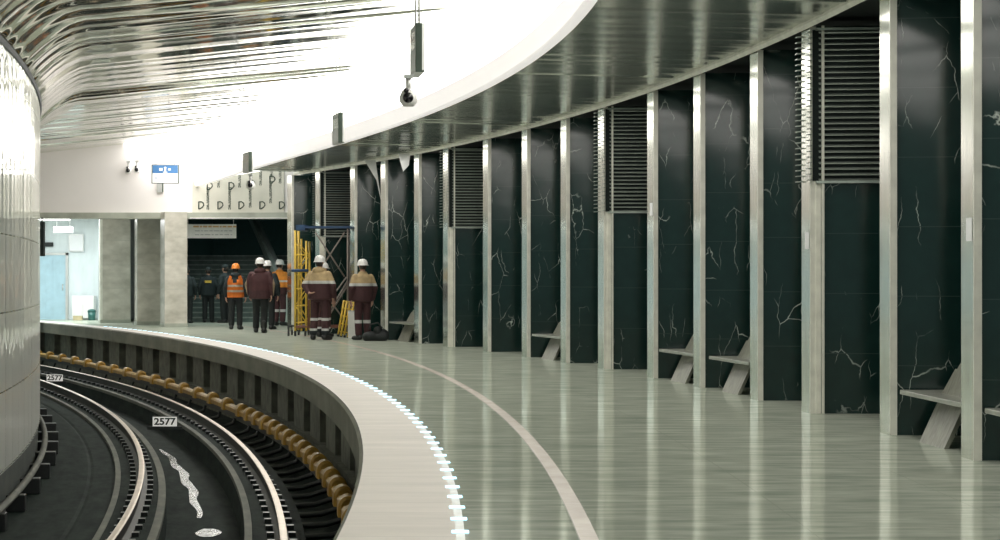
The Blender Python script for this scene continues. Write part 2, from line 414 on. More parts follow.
# running rails
def rail(f, label):
    root = thing('running_rail', label, 'rail', loc=(f(30), 30, -1.29))
    inv = Matrix.Translation((-f(30), -30, 1.29))
    web = sweep('rail_web', f, ys_t, [(-.075, -1.285), (-.075, -1.27), (-.012, -1.25), (-.012, -1.145), (-.036, -1.13), (-.036, -1.11), (.036, -1.11), (.036, -1.13), (.012, -1.145), (.012, -1.25), (.075, -1.27), (.075, -1.285)], M_raildark, root)
    head = sweep('rail_head', f, ys_t, [(-.037, -1.112), (-.035, -1.103), (-.02, -1.10), (.02, -1.10), (.035, -1.103), (.037, -1.112)], M_railtop, root)
    for o in (web, head): o.data.transform(inv)
    mb = MB(); mb.box(-.15, -.075, -.06, .06, -1.29, -1.245); mb.box(.075, .15, -.06, .06, -1.29, -1.245)
    mb.box(-.15, .15, -.05, .05, -1.29, -1.278)
    me = mb.mesh('rail_clip'); me.materials.append(M_clip)
    for y in arc(f, 19, 68, .62)[:96]:
        p, t, n = frame(f, y)
        o = bpy.data.objects.new('rail_clip', me); C.objects.link(o); o.parent = root
        o.location = (p.x-f(30), p.y-30, 1.29); o.rotation_euler = (0, 0, math.atan2(-t.x, t.y))
    return root
rail(RAILL, 'worn steel running rail farther from the platform, curving along the tiled wall side')
rail(RAILR, 'worn steel running rail nearest the platform, curving beside the yellow cover')

# contact rail under its yellow cover
root = thing('contact_rail', 'yellow covered contact rail with rounded hoods below the platform edge', 'contact rail', loc=(CONT(30), 30, -1.34))
inv = Matrix.Translation((-CONT(30), -30, 1.34))
ys_c = frange(17, 70, .5)
o = sweep('rail_cover', CONT, ys_c, [(-.07, -.98), (-.075, -.91), (-.05, -.88), (.05, -.88), (.075, -.91), (.07, -.98)], M_yellow, root, closed=True); o.data.transform(inv)
o = sweep('rail_bar', CONT, ys_c, [(-.035, -1.08), (-.035, -.985), (.035, -.985), (.035, -1.08)], M_raildark, root, closed=True); o.data.transform(inv)
def hood_mesh():
    mb = MB(); seg = 10
    rings = []
    for y, sc in ((-.17, .75), (-.14, 1), (.14, 1), (.17, .75)):
        rings.append([mb.bm.verts.new((.105*sc*math.cos(PI*k/seg), y, -.93+(.03+.115*math.sin(PI*k/seg))*sc)) for k in range(seg+1)]
                     + [mb.bm.verts.new((-.105*sc, y, -1.0)), mb.bm.verts.new((.105*sc, y, -1.0))])
    n = len(rings[0])
    for i in range(3):
        for k in range(n): mb.bm.faces.new((rings[i][k], rings[i][(k+1) % n], rings[i+1][(k+1) % n], rings[i+1][k]))
    mb.bm.faces.new(rings[0][::-1]); mb.bm.faces.new(rings[-1])
    me = mb.mesh('cover_hood'); me.materials.append(M_yellow); return me
HOOD = hood_mesh()
mb = MB(); mb.tube([(.12, 0, -.96), (.17, 0, -1.1), (.10, 0, -1.25), (-.12, 0, -1.32), (-.38, .02, -1.335), (-.55, .03, -1.30)], .035, 7); ARM = mb.mesh('support_arm'); ARM.materials.append(M_rubber)
yc = arc(CONT, 18, 37, 1.05)+arc(CONT, 38, 68, 1.95)
for y in yc:
    p, t, n = frame(CONT, y); a = math.atan2(-t.x, t.y)
    h = bpy.data.objects.new('cover_hood', HOOD); C.objects.link(h); h.parent = root; h.location = (p.x-CONT(30), p.y-30, 1.34); h.rotation_euler = (0, 0, a)
    s = bpy.data.objects.new('support_arm', ARM); C.objects.link(s); s.parent = h

# number plates standing between the rails
def number_plate(x, y, label, w=.42, h=.165, z=-1.19):
    r = thing('number_plate', label, 'sign', loc=(x, y, z-.2), group=None)
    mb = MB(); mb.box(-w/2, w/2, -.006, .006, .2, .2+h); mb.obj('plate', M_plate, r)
    lettering('2577', h*1.0, (0, -.009, .2+h*.48), M_ink, r, name='number', sx=1.12)
    mb = MB(); mb.box(-.30, .30, -.03, .03, .145, .2); mb.box(-.02, .02, .004, .02, .2, .2+h*.7); mb.obj('cross_bar', M_black, r)
    return r
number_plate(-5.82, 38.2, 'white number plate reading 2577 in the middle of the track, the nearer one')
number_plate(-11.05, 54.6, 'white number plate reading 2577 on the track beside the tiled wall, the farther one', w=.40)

# black support blocks and pipe along the tiled wall
mb = MB(); mb.box(-.17, .17, -.11, .11, 0, .2, bev=.012); BLK = mb.mesh('support_block'); BLK.materials.append(M_rubber)
BLX = poly([-0.00434788, 0.105597, -5.39298], 18, 60)
for i, y in enumerate([19.6, 21.7, 23.8, 25.8, 27.9, 30.0, 32.1, 34.1, 36.2, 38.3, 40.4, 42.5, 44.6]):
    o = bpy.data.objects.new('cable_support_block', BLK); C.objects.link(o)
    p, t, n = frame(BLX, y); o.location = (p.x-.17, y, -1.34); o.rotation_euler = (0, 0, math.atan2(-t.x, t.y))
    tag(o, 'black cable support block on the track floor along the tiled wall', 'support block', 'black blocks along the tiled wall')
tag(sweep('wall_pipe', WALL, frange(10, 62, .6), [(.08+.045*math.cos(2*PI*k/8), -1.12+.045*math.sin(2*PI*k/8)) for k in range(8)], M_kerb, smooth=True, closed=True),
    'grey pipe running along the foot of the tiled wall', 'pipe')

# puddles in the trough
def puddle(y0, y1, off, w, label):
    ys = frange(y0, y1, .2); rows = []; uv = []
    for i, y in enumerate(ys):
        p, t, n = frame(TRK, y); q = i/(len(ys)-1); ww = w*math.sin(PI*min(max(q, .04), .96))**.4*(.88+.12*math.sin(i*.9))
        oo = off+.025*math.sin(i*.45)
        rows.append([p+n*(oo-ww)+Vector((0, 0, -1.612)), p+n*(oo+ww)+Vector((0, 0, -1.612))]); uv.append([(i, 0), (i, 1)])
    tag(strip('water_puddle', rows, M_water, uv), label, 'puddle')
puddle(27.6, 38.5, -.06, .075, 'long narrow puddle of water in the drain trough between the rails')
puddle(25.6, 26.4, .02, .16, 'small oval puddle in the drain trough, second from the front')
puddle(23.4, 24.2, .05, .17, 'small oval puddle in the drain trough nearest the camera')

# ================================================================== tiled wall across the track
ys_w = frange(2, 64, .4)
def tile_wall():
    rows = []; uv = []; s = 0; last = None; q = random.Random(11)
    ph = [(q.uniform(.16, .9), q.uniform(0, 6.28), q.uniform(.002, .005)) for _ in range(7)]
    for y in frange(2, 64, .05):
        p, t, n = frame(WALL, y)
        if last is not None: s += (p-last).length
        last = p; o = sum(a*w*math.sin(2*PI*s/w+f) for w, f, a in ph)
        zz = [-.82, .1, 1.0, 1.9, 2.8, 3.5, 4.06]
        rows.append([p+n*(o*(.6+.4*math.sin(z*1.7+s*.8)))+Vector((0, 0, z)) for z in zz]); uv.append([(s, z+.8) for z in zz])
    return strip('wall_left', rows, M_tile, uv, smooth=True)
struct(tile_wall())
struct(sweep('baseboard_left', WALL, ys_w, [(.0, -.82), (-.03, -.83), (-.03, -1.4)], M_base))
struct(sweep('trim_8', WALL, ys_w, [(.015, 4.04), (.03, 4.10), (-.3, 4.13)], M_black))

# ================================================================== ceiling: mirror slat vault, soffit, fascia, cove
def zvault(v): 
    v = max(v, 0); return 4.10+.52*(1-(1-min(v, .9)/.9)**2)+.125*max(v-.9, 0)
def radial(yc):
    p, t, n = frame(COLS, yc); l = -n
    # meet the wall curve
    lo, hi = 0, 40
    for _ in range(40):
        m = (lo+hi)/2; q = p+l*m
        if q.x > WALL(q.y): lo = m
        else: hi = m
    return p, l, lo
rr = random.Random(3)
def slat_rows(y0, y1, width, fz, samples, amp, tilt):
    """slats lie across the platform; each one has its own slight tilt"""
    rows = []; uv = []; s = 0; last = None; y = y0
    while y < y1:
        sl = slope(COLS, y); dy = width*rr.uniform(.7, 1.4)/math.hypot(1, sl)
        tl = rr.gauss(0, tilt)
        k = 4
        for i in range(k):
            yy = y+dy*i/(k-1)*.985
            p, l, w = radial(yy)
            if last is not None: s += (p-last).length
            last = p
            dz = tl*(i/(k-1)-.5)*width+amp*math.sin(PI*i/(k-1))
            us = samples(w)
            rows.append([p+l*u+Vector((0, 0, fz(u, w)+dz)) for u in us]); uv.append([(s, u) for u in us])
        y += dy
    return rows, uv
UC = 2.45                                   # distance of the cove edge from the pylons
def ucove(y):
    p, t, n = frame(COLS, y); l = -n; lo, hi = .3, 6
    for _ in range(30):
        m = (lo+hi)/2; q = p+l*m
        if q.x > COVE(q.y): lo = m
        else: hi = m
    return lo
_cur = [0]
def samp_v(w): return [w+.3, w, w-.12, w-.25, w-.4, w-.6, w-.8, w-1.0]+[w-1-(w-1-2.62)*k/8 for k in range(1, 9)]
r_, u_ = slat_rows(-10, 66, .85, lambda u, w: zvault(w-u), samp_v, .012, .012)
struct(strip('ceiling', r_, M_ceil, u_, smooth=True))
def slat_soffit():
    rows = []; uv = []; s = 0; last = None; y = -10
    while y < 55.3:
        dy = .55*rr.uniform(.7, 1.4)/math.hypot(1, slope(COLS, y)); tl = rr.gauss(0, .02)
        for i in range(4):
            yy = y+dy*i/3*.985; p, t, n = frame(COLS, yy); w = ucove(yy)-.02
            if last is not None: s += (p-last).length
            last = p; dz = tl*(i/3-.5)*.55+.008*math.sin(PI*i/3)
            us = [w-w*k/8 for k in range(9)]+[-.12]
            rows.append([p-n*u+Vector((0, 0, 4.05+dz+.01*max(u, 0))) for u in us]); uv.append([(s, u) for u in us])
        y += dy
    return strip('ceiling', rows, M_soffit, uv, smooth=True)
struct(slat_soffit())
struct(sweep('ceiling', COLS, frange(-10, 56, .5), [(.05, 4.09), (1.1, 4.09)], M_dark_hole))
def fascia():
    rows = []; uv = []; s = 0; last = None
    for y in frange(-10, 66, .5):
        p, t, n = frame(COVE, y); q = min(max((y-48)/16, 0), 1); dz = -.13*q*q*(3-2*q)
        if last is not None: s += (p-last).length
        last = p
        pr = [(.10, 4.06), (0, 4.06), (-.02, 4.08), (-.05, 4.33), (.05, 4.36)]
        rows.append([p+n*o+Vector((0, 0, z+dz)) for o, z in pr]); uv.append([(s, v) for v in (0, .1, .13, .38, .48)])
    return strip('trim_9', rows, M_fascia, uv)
fb = M_fascia.node_tree.nodes['Principled BSDF']; fb.inputs['Emission Color'].default_value = (1, .95, .92, 1); fb.inputs['Emission Strength'].default_value = .42  # fascia is no lamp; a faint glow is added to brighten it
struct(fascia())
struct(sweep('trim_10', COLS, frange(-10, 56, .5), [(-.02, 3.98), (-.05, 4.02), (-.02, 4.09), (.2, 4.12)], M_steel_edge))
def cove_light():
    rows = []; uv = []; s = 0
    for y in frange(-10, 63, .5):
        p, l, w = radial(y)
        us = [2.62, 2.3, 2.0, 1.6, 1.2, .8, .4]
        rows.append([p+l*u+Vector((0, 0, max(zvault(w-u)+.01-.26*(2.62-u)**2, 4.12))) for u in us]); uv.append([(s, u) for u in us]); s += .5
    return strip('cove_light', rows, M_cove, uv)
tag(cove_light(), 'long glowing white cove light curving above the soffit edge', 'ceiling light')
# closing wall above and behind the pylons
struct(sweep('wall_right', COLS, frange(-10, 58, .5), [(1.0, 0), (1.0, 4.1)], M_marble))

# ================================================================== pylons
def solve_y(px):
    lo, hi = 11.5, 60
    f = lambda y: 500+2200*COLS(y)/y-px
    for _ in range(50):
        m = (lo+hi)/2
        if f(m) > 0: lo = m
        else: hi = m
    return lo
PYX = [967.5, 885, 806, 754, 697, 650.5, 601, 563.5, 524.5, 485.5, 445.5, 416.5, 383, 352.5, 317.5, 289.5]
PYY = [solve_y(x) for x in PYX]
GRILLED = {2, 6, 10, 14}
ORD = ['first', 'second', 'third', 'fourth', 'fifth', 'sixth', 'seventh', 'eighth', 'ninth', 'tenth', 'eleventh', 'twelfth', 'thirteenth', 'fourteenth', 'fifteenth', 'last']
def pylon(y, label, grille, notice=None):
    p, t, n = frame(COLS, y)
    r = thing('pylon', label, 'pylon', loc=p, rz=math.atan2(-t.x, t.y))
    mb = MB(); q = [(.055, -.15), (.98, -.15-.24*.925), (.98, .15), (.055, .15)]
    lo = [mb.bm.verts.new((a, b_, 0)) for a, b_ in q]; hi = [mb.bm.verts.new((a, b_, 4.0)) for a, b_ in q]
    mb.bm.faces.new(lo[::-1]); mb.bm.faces.new(hi)
    for k in range(4): mb.bm.faces.new((lo[k], lo[(k+1) % 4], hi[(k+1) % 4], hi[k]))
    mb.obj('marble_pier', M_marble, r)
    mb = MB(); mb.box(0, .055, -.19, .19, 0, 4.0); s = mb.obj('facing_slab', M_steel, r)
    mb = MB(); mb.box(-.003, .06, -.196, -.18, 0, 3.995); mb.obj('facing_edge', M_steel_edge, s)  # paler than the slab: light caught by this edge is in its colour
    if grille:
        mb = MB(); mb.box(.02, .80, -.20, -.15, 2.40, 3.96, mi=1)
        k = 0
        z = 2.41
        while z < 3.95:
            M = Matrix.Translation((.41, -.225, z)) @ Matrix.Rotation(.5, 4, 'X')
            mb.box(-.33, .38, -.017, .017, -.005, .005, rot=M)
            M = Matrix.Translation((-.02, -.0, z)) @ Matrix.Rotation(-.08, 4, 'Y')
            mb.box(-.025, .02, -.26, -.195, -.005, .005, rot=M); mb.box(-.025, .02, .195, .29, -.005, .005, rot=M)
            z += .0585
        mb.box(.05, .80, -.255, -.20, 2.375, 2.40); mb.box(.05, .80, -.255, -.20, 3.95, 3.975)
        for v in mb.bm.verts:
            if v.co.x > .06 and v.co.y < 0: v.co.y -= .24*(v.co.x-.055)
        mb.obj('vent_grille', [M_louvre, M_dark_hole], r)
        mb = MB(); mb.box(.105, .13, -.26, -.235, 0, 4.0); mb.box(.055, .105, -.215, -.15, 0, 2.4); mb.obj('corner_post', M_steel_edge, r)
    pass
    if notice:
        mb = MB(); mb.box(-.006, -.002, -.14, .02, notice-.09, notice+.09)
        mb.obj('paper_notice', M_signwhite, r)['label'] = 'white paper notice'
    return r
for i, y in enumerate(PYY):
    gl = 'and louvred vent, ' if i in GRILLED else ''
    side = {0: 'nearest of the row', 15: 'at the far corner by the stairs', 14: 'behind the scaffold tower'}.get(i, '%s from the near end' % ORD[i])
    pylon(y, 'dark marble pylon with steel front strip %s%s' % (gl, side), i in GRILLED, {0: 1.78, 2: 1.79, 5: 2.35}.get(i))
pylon(PYY[0]-2.65, 'dark marble pylon with steel front strip, nearer than the first bench', False)
pylon(PYY[0]-5.3, 'dark marble pylon with steel front strip, closest to the camera', False)

# ================================================================== benches
def bench(y, label, group='benches between the pylons'):
    p, t, n = frame(COLS, y)
    r = thing('bench', label, 'bench', loc=p, rz=math.atan2(-t.x, t.y), group=group)
    mb = MB()
    def slab(x0, z0, x1, z1, th, y0, y1, y0t, y1t):
        dx, dz = x1-x0, z1-z0; L = math.hypot(dx, dz); nx, nz = dz/L*th, -dx/L*th
        q = [(x0, y0, z0), (x0, y1, z0), (x1, y1t, z1), (x1, y0t, z1)]
        a = [mb.bm.verts.new(v) for v in q]; b = [mb.bm.verts.new((v[0]+nx, v[1], v[2]+nz)) for v in q]
        mb.bm.faces.new(a); mb.bm.faces.new(b[::-1])
        for k in range(4): mb.bm.faces.new((a[k], b[k], b[(k+1) % 4], a[(k+1) % 4]))
    slab(.06, 0, .235, .375, .035, -.40, .40, -.40, .40); mb.obj('support_board', M_bench, r)
    mb = MB(); slab(.255, .415, .375, .68, .035, -.40, .40, -.32, .30)
    es = [e for e in mb.bm.edges if min(v.co.z for v in e.verts) > .6 and abs(e.verts[0].co.y-e.verts[1].co.y) < .05 and abs(e.verts[0].co.x-e.verts[1].co.x) > .02]
    if es: bmesh.ops.bevel(mb.bm, geom=es, offset=.06, segments=4, affect='EDGES')
    mb.obj('backrest', M_bench, r)
    mb = MB(); mb.box(.04, .56, -1.0, 1.0, .375, .415, bev=.006); mb.obj('seat', M_benchseat, r)
    return r
mid = lambda a, b: (PYY[a]+PYY[b])/2
bench((PYY[0]+PYY[0]-2.65)/2, 'grey bench right of the nearest pylon, mostly hidden')
bench(mid(0, 1), 'grey bench with leaning board between the two nearest pylons')
bench(mid(3, 4), 'grey bench with leaning board, second whole one from the right')
bench(mid(4, 5), 'grey bench with leaning board, third whole one from the right')
bench(mid(7, 8), 'grey bench with leaning board near the middle of the row of pylons')
bench(mid(11, 12), 'grey bench beside the black bag at the far end of the row')

# ================================================================== edge lights
mb = MB(); mb.box(-.048, .048, -.055, .055, 0, .006, bev=.002); LED = mb.mesh('edge_light'); LED.materials.append(M_led)
for y in arc(LEDL, 12.2, 62, .64)[:100]:
    p, t, n = frame(LEDL, y); o = bpy.data.objects.new('edge_light', LED); C.objects.link(o)
    o.location = p; o.rotation_euler = (0, 0, math.atan2(-t.x, t.y))
    tag(o, 'small bluish white light set in the floor along the platform edge', 'floor light', 'lights along the platform edge')

# ================================================================== far end: beam, pillars, opening
mb = MB(); mb.box(-17, -8.65, 61.9, 62.3, 3.2, 5.7); struct(mb.obj('wall_back', M_pinkwhite))
mb = MB(); mb.box(-8.65, -5.4, 61.9, 62.3, 3.2, 5.7); struct(mb.obj('wall_back', M_pinkwhite))
mb = MB(); mb.box(-17, -5.75, 61.75, 62.4, 3.03, 3.2); mb.box(-8.7, -5.8, 61.7, 61.76, 3.03, 3.06, mi=1); struct(mb.obj('trim_11', [M_stone_hdr, M_white]))
# side wall between the last pylon and the opening
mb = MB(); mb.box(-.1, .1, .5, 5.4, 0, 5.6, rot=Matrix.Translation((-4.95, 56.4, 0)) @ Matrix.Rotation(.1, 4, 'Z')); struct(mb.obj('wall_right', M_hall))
# foam board with printed marks
r = thing('insulation_board', 'grey foam board with vertical printed lettering above the stair opening', 'board', loc=(-7.35, 61.85, 3.2))
mb = MB(); mb.box(-1.3, 1.28, 0, .04, 0, 1.45); mb.obj('board_panel', M_board, r)
def emblem(x, z):
    mb = MB()
    pts = [(x-.02, -.012, z), (x+.05, -.012, z+.01), (x+.11, -.012, z-.03), (x+.125, -.012, z-.09), (x+.09, -.012, z-.14), (x+.0, -.012, z-.20)]
    mb.tube(pts, .017, 6); mb.tube([(x-.02, -.012, z+.015), (x-.02, -.012, z-.20)], .017, 6)
    mb.obj('printed_emblem', M_greyprint, r)
def words(x, z): lettering('Пеноплэкс', .12, (x, -.006, z), M_greyprint, r, rot=(PI/2, PI/2, 0), name='printed_lettering')
for k, x in enumerate([-1.10, -.86, -.56, -.25, .03, .33, .62, .90, 1.17]):
    up = .06*max(0, k-4)
    if k % 2 == 1:
        emblem(x, .84+up); words(x, .40+up)
        if k >= 5: words(x+.02, 1.28)
    else:
        emblem(x, .30)
        if k >= 2: words(x, 1.02+up*.5)
# marble pillars
def pillar(x, y, w, d, rz, label, h=3.2, slot=False):
    r = thing('marble_pillar', label, 'pillar', loc=(x, y, 0), rz=rz)
    mb = MB(); mb.box(-w/2, w/2, -d/2, d/2, 0, h)
    mb.obj('shaft', M_stone_beige, r)
    mb = MB(); mb.box(-w/2-.012, w/2+.012, -d/2-.012, d/2+.012, .0, .1); mb.obj('plinth', M_stone_hdr, r)
    for z in (1.05, 1.75, 2.5):
        mb = MB(); mb.box(-w/2-.002, w/2+.002, -d/2-.002, d/2+.002, z, z+.008); mb.obj('joint', M_stone_hdr, r)
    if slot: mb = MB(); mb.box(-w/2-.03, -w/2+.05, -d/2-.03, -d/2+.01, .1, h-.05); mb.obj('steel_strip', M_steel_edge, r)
    return r
pillar(-9.11, 61.45, .64, .48, .40, 'beige marble pillar beside the stair opening, front of the three')
pillar(-10.22, 64.1, .78, .4, .35, 'beige marble pillar in the middle of the three at the far end')
pillar(-11.68, 66.7, .90, .3, .35, 'beige marble pillar beside the blue doored room, rearmost of the three', slot=True)
mb = MB(); mb.box(-13.0, -10.2, 69.0, 69.3, 0, 3.2); 
# dark slot behind the pillars
mb.bm.free()
mb = MB(); mb.box(-11.15, -9.7, 67.6, 67.8, 0, 3.2); struct(mb.obj('wall_back', M_hall))
# room with the blue door
mb = MB(); mb.box(-17.5, -11.0, 72.0, 72.2, 0, 3.4); struct(mb.obj('wall_back', M_room))
mb = MB(); mb.box(-12.35, -12.2, 67.6, 72, 0, 3.4); struct(mb.obj('wall_right', M_room))
mb = MB(); mb.box(-18, -10.5, 62.4, 72.3, 3.3, 3.4); struct(mb.obj('ceiling', M_white))
zone('floor', lambda y: -19.0, lambda y: -9.0, frange(67.5, 74, 1), M_pale, z=-.004)
r = thing('door_1', '', '', loc=(-14.62, 71.97, 0)); del r['label']; del r['category']; r['kind'] = 'structure'
mb = MB(); mb.box(-.42, .42, -.05, 0, 0, 2.1)
for k in (-.2, 0.0, .2): mb.box(k-.01, k+.01, -.06, -.05, .1, 2.0)
mb.obj('door_leaf', M_doorblue, r)
mb = MB(); mb.box(-.5, -.42, -.08, 0, 0, 2.18); mb.box(.42, .5, -.08, 0, 0, 2.18); mb.box(-.5, .5, -.08, 0, 2.1, 2.18); mb.obj('door_frame', M_silver, r)
mb = MB(); mb.tube([(.33, -.08, .95), (.33, -.08, 1.15)], .018); mb.obj('door_handle', M_silver, r)
r = thing('exit_sign', 'small black sign above the pale blue door', 'sign', loc=(-14.77, 71.9, 2.42)); mb = MB(); mb.box(-.17, .17, -.03, .03, -.04, .1, bev=.01); mb.obj('sign_panel', M_black, r)
r = thing('notice_frame', 'square white framed notice on the room wall right of the door', 'frame', loc=(-13.85, 71.9, 2.5))
mb = MB(); mb.box(-.24, .24, -.03, .03, -.28, .28); mb.obj('frame_border', M_silver, r); mb = MB(); mb.box(-.21, .21, -.04, -.03, -.25, .25); mb.obj('sheet', M_signwhite, r)
r = thing('wall_cabinet', 'low white cabinet against the room wall', 'cabinet', loc=(-13.55, 71.7, 0))
mb = MB(); mb.box(-.36, .36, -.22, .22, .04, .78, bev=.01); mb.obj('cabinet_body', M_white, r); mb = MB(); mb.box(-.35, -.005, -.235, -.22, .06, .76); mb.obj('cabinet_door', M_white, r); mb = MB(); mb.box(.005, .35, -.235, -.22, .06, .76); mb.obj('cabinet_door', M_white, r)
r = thing('waste_bin', 'dark green bin standing beside the white cabinet', 'bin', loc=(-13.1, 70.6, 0))
mb = MB(); mb.loft([((0, 0, 0), .11, .11), ((0, 0, .28), .13, .13)]); mb.obj('bin_body', M_binglass, r); mb = MB(); mb.loft([((0, 0, .28), .14, .14), ((0, 0, .33), .12, .12), ((0, 0, .36), .05, .05)]); mb.obj('bin_lid', M_binglass, r)
r = thing('cardboard_box', 'small tan box on the floor in front of the cabinet', 'box', loc=(-13.6, 70.9, 0)); mb = MB(); mb.box(-.14, .14, -.1, .1, 0, .14); mb.obj('box_body', simple('tan_card', (.5, .42, .25), .8), r); mb = MB(); mb.box(-.145, .145, -.03, .03, .14, .145); mb.obj('tape', M_film, r)
r = thing('hanging_sign', 'pale sign with orange lettering band hanging inside the blue doored room', 'sign', loc=(-13.2, 66.5, 2.82))
mb = MB(); mb.box(-.3, .3, -.02, .02, -.09, .09); mb.obj('sign_panel', M_signwhite, r)
mb = MB()
for k, (a, b_) in enumerate([(-.24, -.13), (-.10, .02), (.05, .22)]): mb.box(a, b_, -.025, -.02, -.03, .035)
mb.obj('printed_marks', simple('pale_orange', (.85, .62, .42), .6), r)
mb = MB(); mb.tube([(-.2, 0, .09), (-.2, 0, .48)], .01); mb.tube([(.2, 0, .09), (.2, 0, .48)], .01); mb.obj('hanger', M_silver, r)
for (x, y, l, lab) in [(-13.3, 65.0, .65, 'short tube lamp on the room ceiling, left one'), (-12.3, 65.5, .85, 'tube lamp on the room ceiling, right one'), (-14.2, 69.5, 1.2, 'tube lamp deep in the blue doored room')]:
    r = thing('tube_lamp', lab, 'ceiling light', loc=(x, y, 3.22)); mb = MB(); mb.tube([(-l/2, 0, 0), (l/2, 0, 0)], .035); mb.obj('tube', M_tube, r); mb = MB(); mb.box(-l/2-.04, l/2+.04, -.04, .04, .03, .08); mb.obj('lamp_housing', M_white, r)
# loudspeaker at the end of the tiled wall
r = thing('loudspeaker', 'tall black column loudspeaker at the end of the tiled wall', 'loudspeaker', loc=(-12.74, 61.2, 2.45)); 
mb = MB(); mb.box(-.07, .07, -.09, .09, -.48, .48, bev=.015); mb.obj('speaker_cabinet', M_black, r); mb = MB(); mb.box(-.05, .05, -.1, -.09, -.44, .44); mb.obj('speaker_mesh', M_dark_hole, r); mb = MB(); mb.tube([(0, 0, .48), (0, 0, .6)], .02); mb.obj('bracket', M_black, r)
# stair hall behind the opening
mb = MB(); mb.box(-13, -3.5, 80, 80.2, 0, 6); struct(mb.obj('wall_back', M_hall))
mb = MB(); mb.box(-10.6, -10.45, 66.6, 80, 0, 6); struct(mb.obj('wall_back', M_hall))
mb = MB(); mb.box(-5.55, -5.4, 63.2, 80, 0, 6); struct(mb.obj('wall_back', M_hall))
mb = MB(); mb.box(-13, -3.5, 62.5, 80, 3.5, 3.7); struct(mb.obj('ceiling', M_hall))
r = thing('staircase', 'dark granite staircase rising behind the opening at the far end', 'stairs', loc=(-8, 68, 0))
for k in range(14):
    mb = MB(); mb.box(-2.4, 2.4, k*.32, k*.32+.36, 0, .15*(k+1)-.02); st = mb.obj('step', M_step, r)
    mb = MB(); mb.box(-2.4, 2.4, k*.32-.02, k*.32+.36, .15*(k+1)-.035, .15*(k+1)); mb.obj('step_nosing', M_nose, st)
r = thing('stair_balustrade', 'grey sloping metal balustrade running up over the dark stairs', 'balustrade', loc=(-6.55, 66.8, .9))
def slant(mb, x0, y0, z0, x1, y1, z1, w, h):
    a = [(x0-w, y0, z0), (x0+w, y0, z0), (x0+w, y0, z0+h), (x0-w, y0, z0+h)]; b = [(x1-w, y1, z1), (x1+w, y1, z1), (x1+w, y1, z1+h), (x1-w, y1, z1+h)]
    A = [mb.bm.verts.new(v) for v in a]; B = [mb.bm.verts.new(v) for v in b]
    mb.bm.faces.new(A[::-1]); mb.bm.faces.new(B)
    for k in range(4): mb.bm.faces.new((A[k], A[(k+1) % 4], B[(k+1) % 4], B[k]))
mb = MB(); slant(mb, 0, 0, 0, -1.95, 8.5, 2.5, .13, .3); mb.obj('sloping_panel', M_balus, r)
mb = MB(); slant(mb, .02, -.05, .3, -1.93, 8.45, 2.8, .05, .06); mb.obj('handrail', M_silver, r)
mb = MB(); mb.box(-.12, .12, -.1, .1, -.9, .1); mb.obj('end_post', M_balus, r)
r = thing('banner', 'white banner with an orange line of print hanging across the stair opening', 'banner', loc=(-8.22, 62.9, 2.52))
mb = MB(); mb.box(-.78, .68, -.008, .008, -.02, .38); mb.obj('banner_sheet', simple('banner_white', (.90, .90, .88), .6, noise=.04), r)
mb = MB(); x = -.55
for k in range(9):
    w = [.16, .06, .12, .1, .17, .05, .11, .13, .09][k]; mb.box(x, x+w, -.013, -.008, .29, .335); x += w+.03
mb.obj('orange_marks', simple('faded_orange', (.75, .48, .22), .6), r)
for zz in (.18, .07):
    mb = MB(); x = -.5
    for k in range(8):
        w = [.1, .14, .05, .12, .09, .16, .06, .1][(k+int(zz*50)) % 8]; mb.box(x, x+w, -.013, -.008, zz, zz+.022); x += w+.035
    mb.obj('grey_marks', simple('faded_grey', (.5, .5, .52), .6), r)
mb = MB(); mb.tube([(-.7, 0, .38), (-.7, 0, .98)], .006); mb.tube([(.6, 0, .38), (.6, 0, .98)], .006); mb.obj('cord', M_white, r)

# ================================================================== hanging things
def hang_sign(y, x, z, h, w, label):
    p, t, n = frame(LEDL, y)
    r = thing('hanging_sign', label, 'sign', loc=(x, y, z), rz=math.atan2(-t.x, t.y))
    mb = MB(); mb.box(-.05, .05, -w/2, w/2, -h/2, h/2, bev=.008); mb.obj('sign_case', M_silver, r)
    mb = MB(); mb.box(-.054, -.05, -w/2+.03, w/2-.03, -h/2+.03, h/2-.03); mb.box(-.056, -.054, -w/2+.06, w/2-.06, .0, h/2-.08, mi=1); mb.obj('sign_face', [M_silver, M_steel], r)
    mb = MB(); mb.box(-.052, .052, -w/2-.003, -w/2+.02, -h/2, h/2); mb.box(.02, .054, -w/2-.004, -w/2+.3, -h/2+.02, h/2, mi=1); mb.obj('sign_end', [M_greyprint, M_silver], r)
    zt = 1.15
    mb = MB(); mb.tube([(0, -w*.3, h/2), (0, -w*.3, zt)], .012); mb.tube([(0, w*.3, h/2), (0, w*.3, zt)], .012); mb.obj('hanging_rod', M_silver, r)
hang_sign(25, -.94, 3.98, .55, .75, 'grey hanging sign box on thin rods, nearest of three seen edge on')
hang_sign(38.6, -2.84, 4.0, .53, .75, 'grey hanging sign box, middle of three seen edge on')
hang_sign(50, -5.73, 4.0, .46, .75, 'bluish hanging sign box, farthest of three seen edge on')
r = thing('hanging_sign', 'blue and white hanging sign facing along the track at the far end', 'sign', loc=(-9.13, 60, 4.2), rz=.1)
mb = MB(); mb.box(-.36, .36, -.04, .04, -.25, .25, bev=.006); mb.obj('sign_case', M_signwhite, r)
mb = MB(); mb.box(-.34, .34, -.046, -.04, .02, .235); mb.obj('blue_band', M_blue, r)
mb = MB(); mb.box(-.37, -.345, -.048, .04, -.26, .26); mb.box(.345, .37, -.048, .04, -.26, .26); mb.box(-.345, .345, -.048, .04, -.26, -.24); mb.box(-.345, .345, -.048, .04, .24, .26); mb.obj('sign_frame', M_greyprint, r)
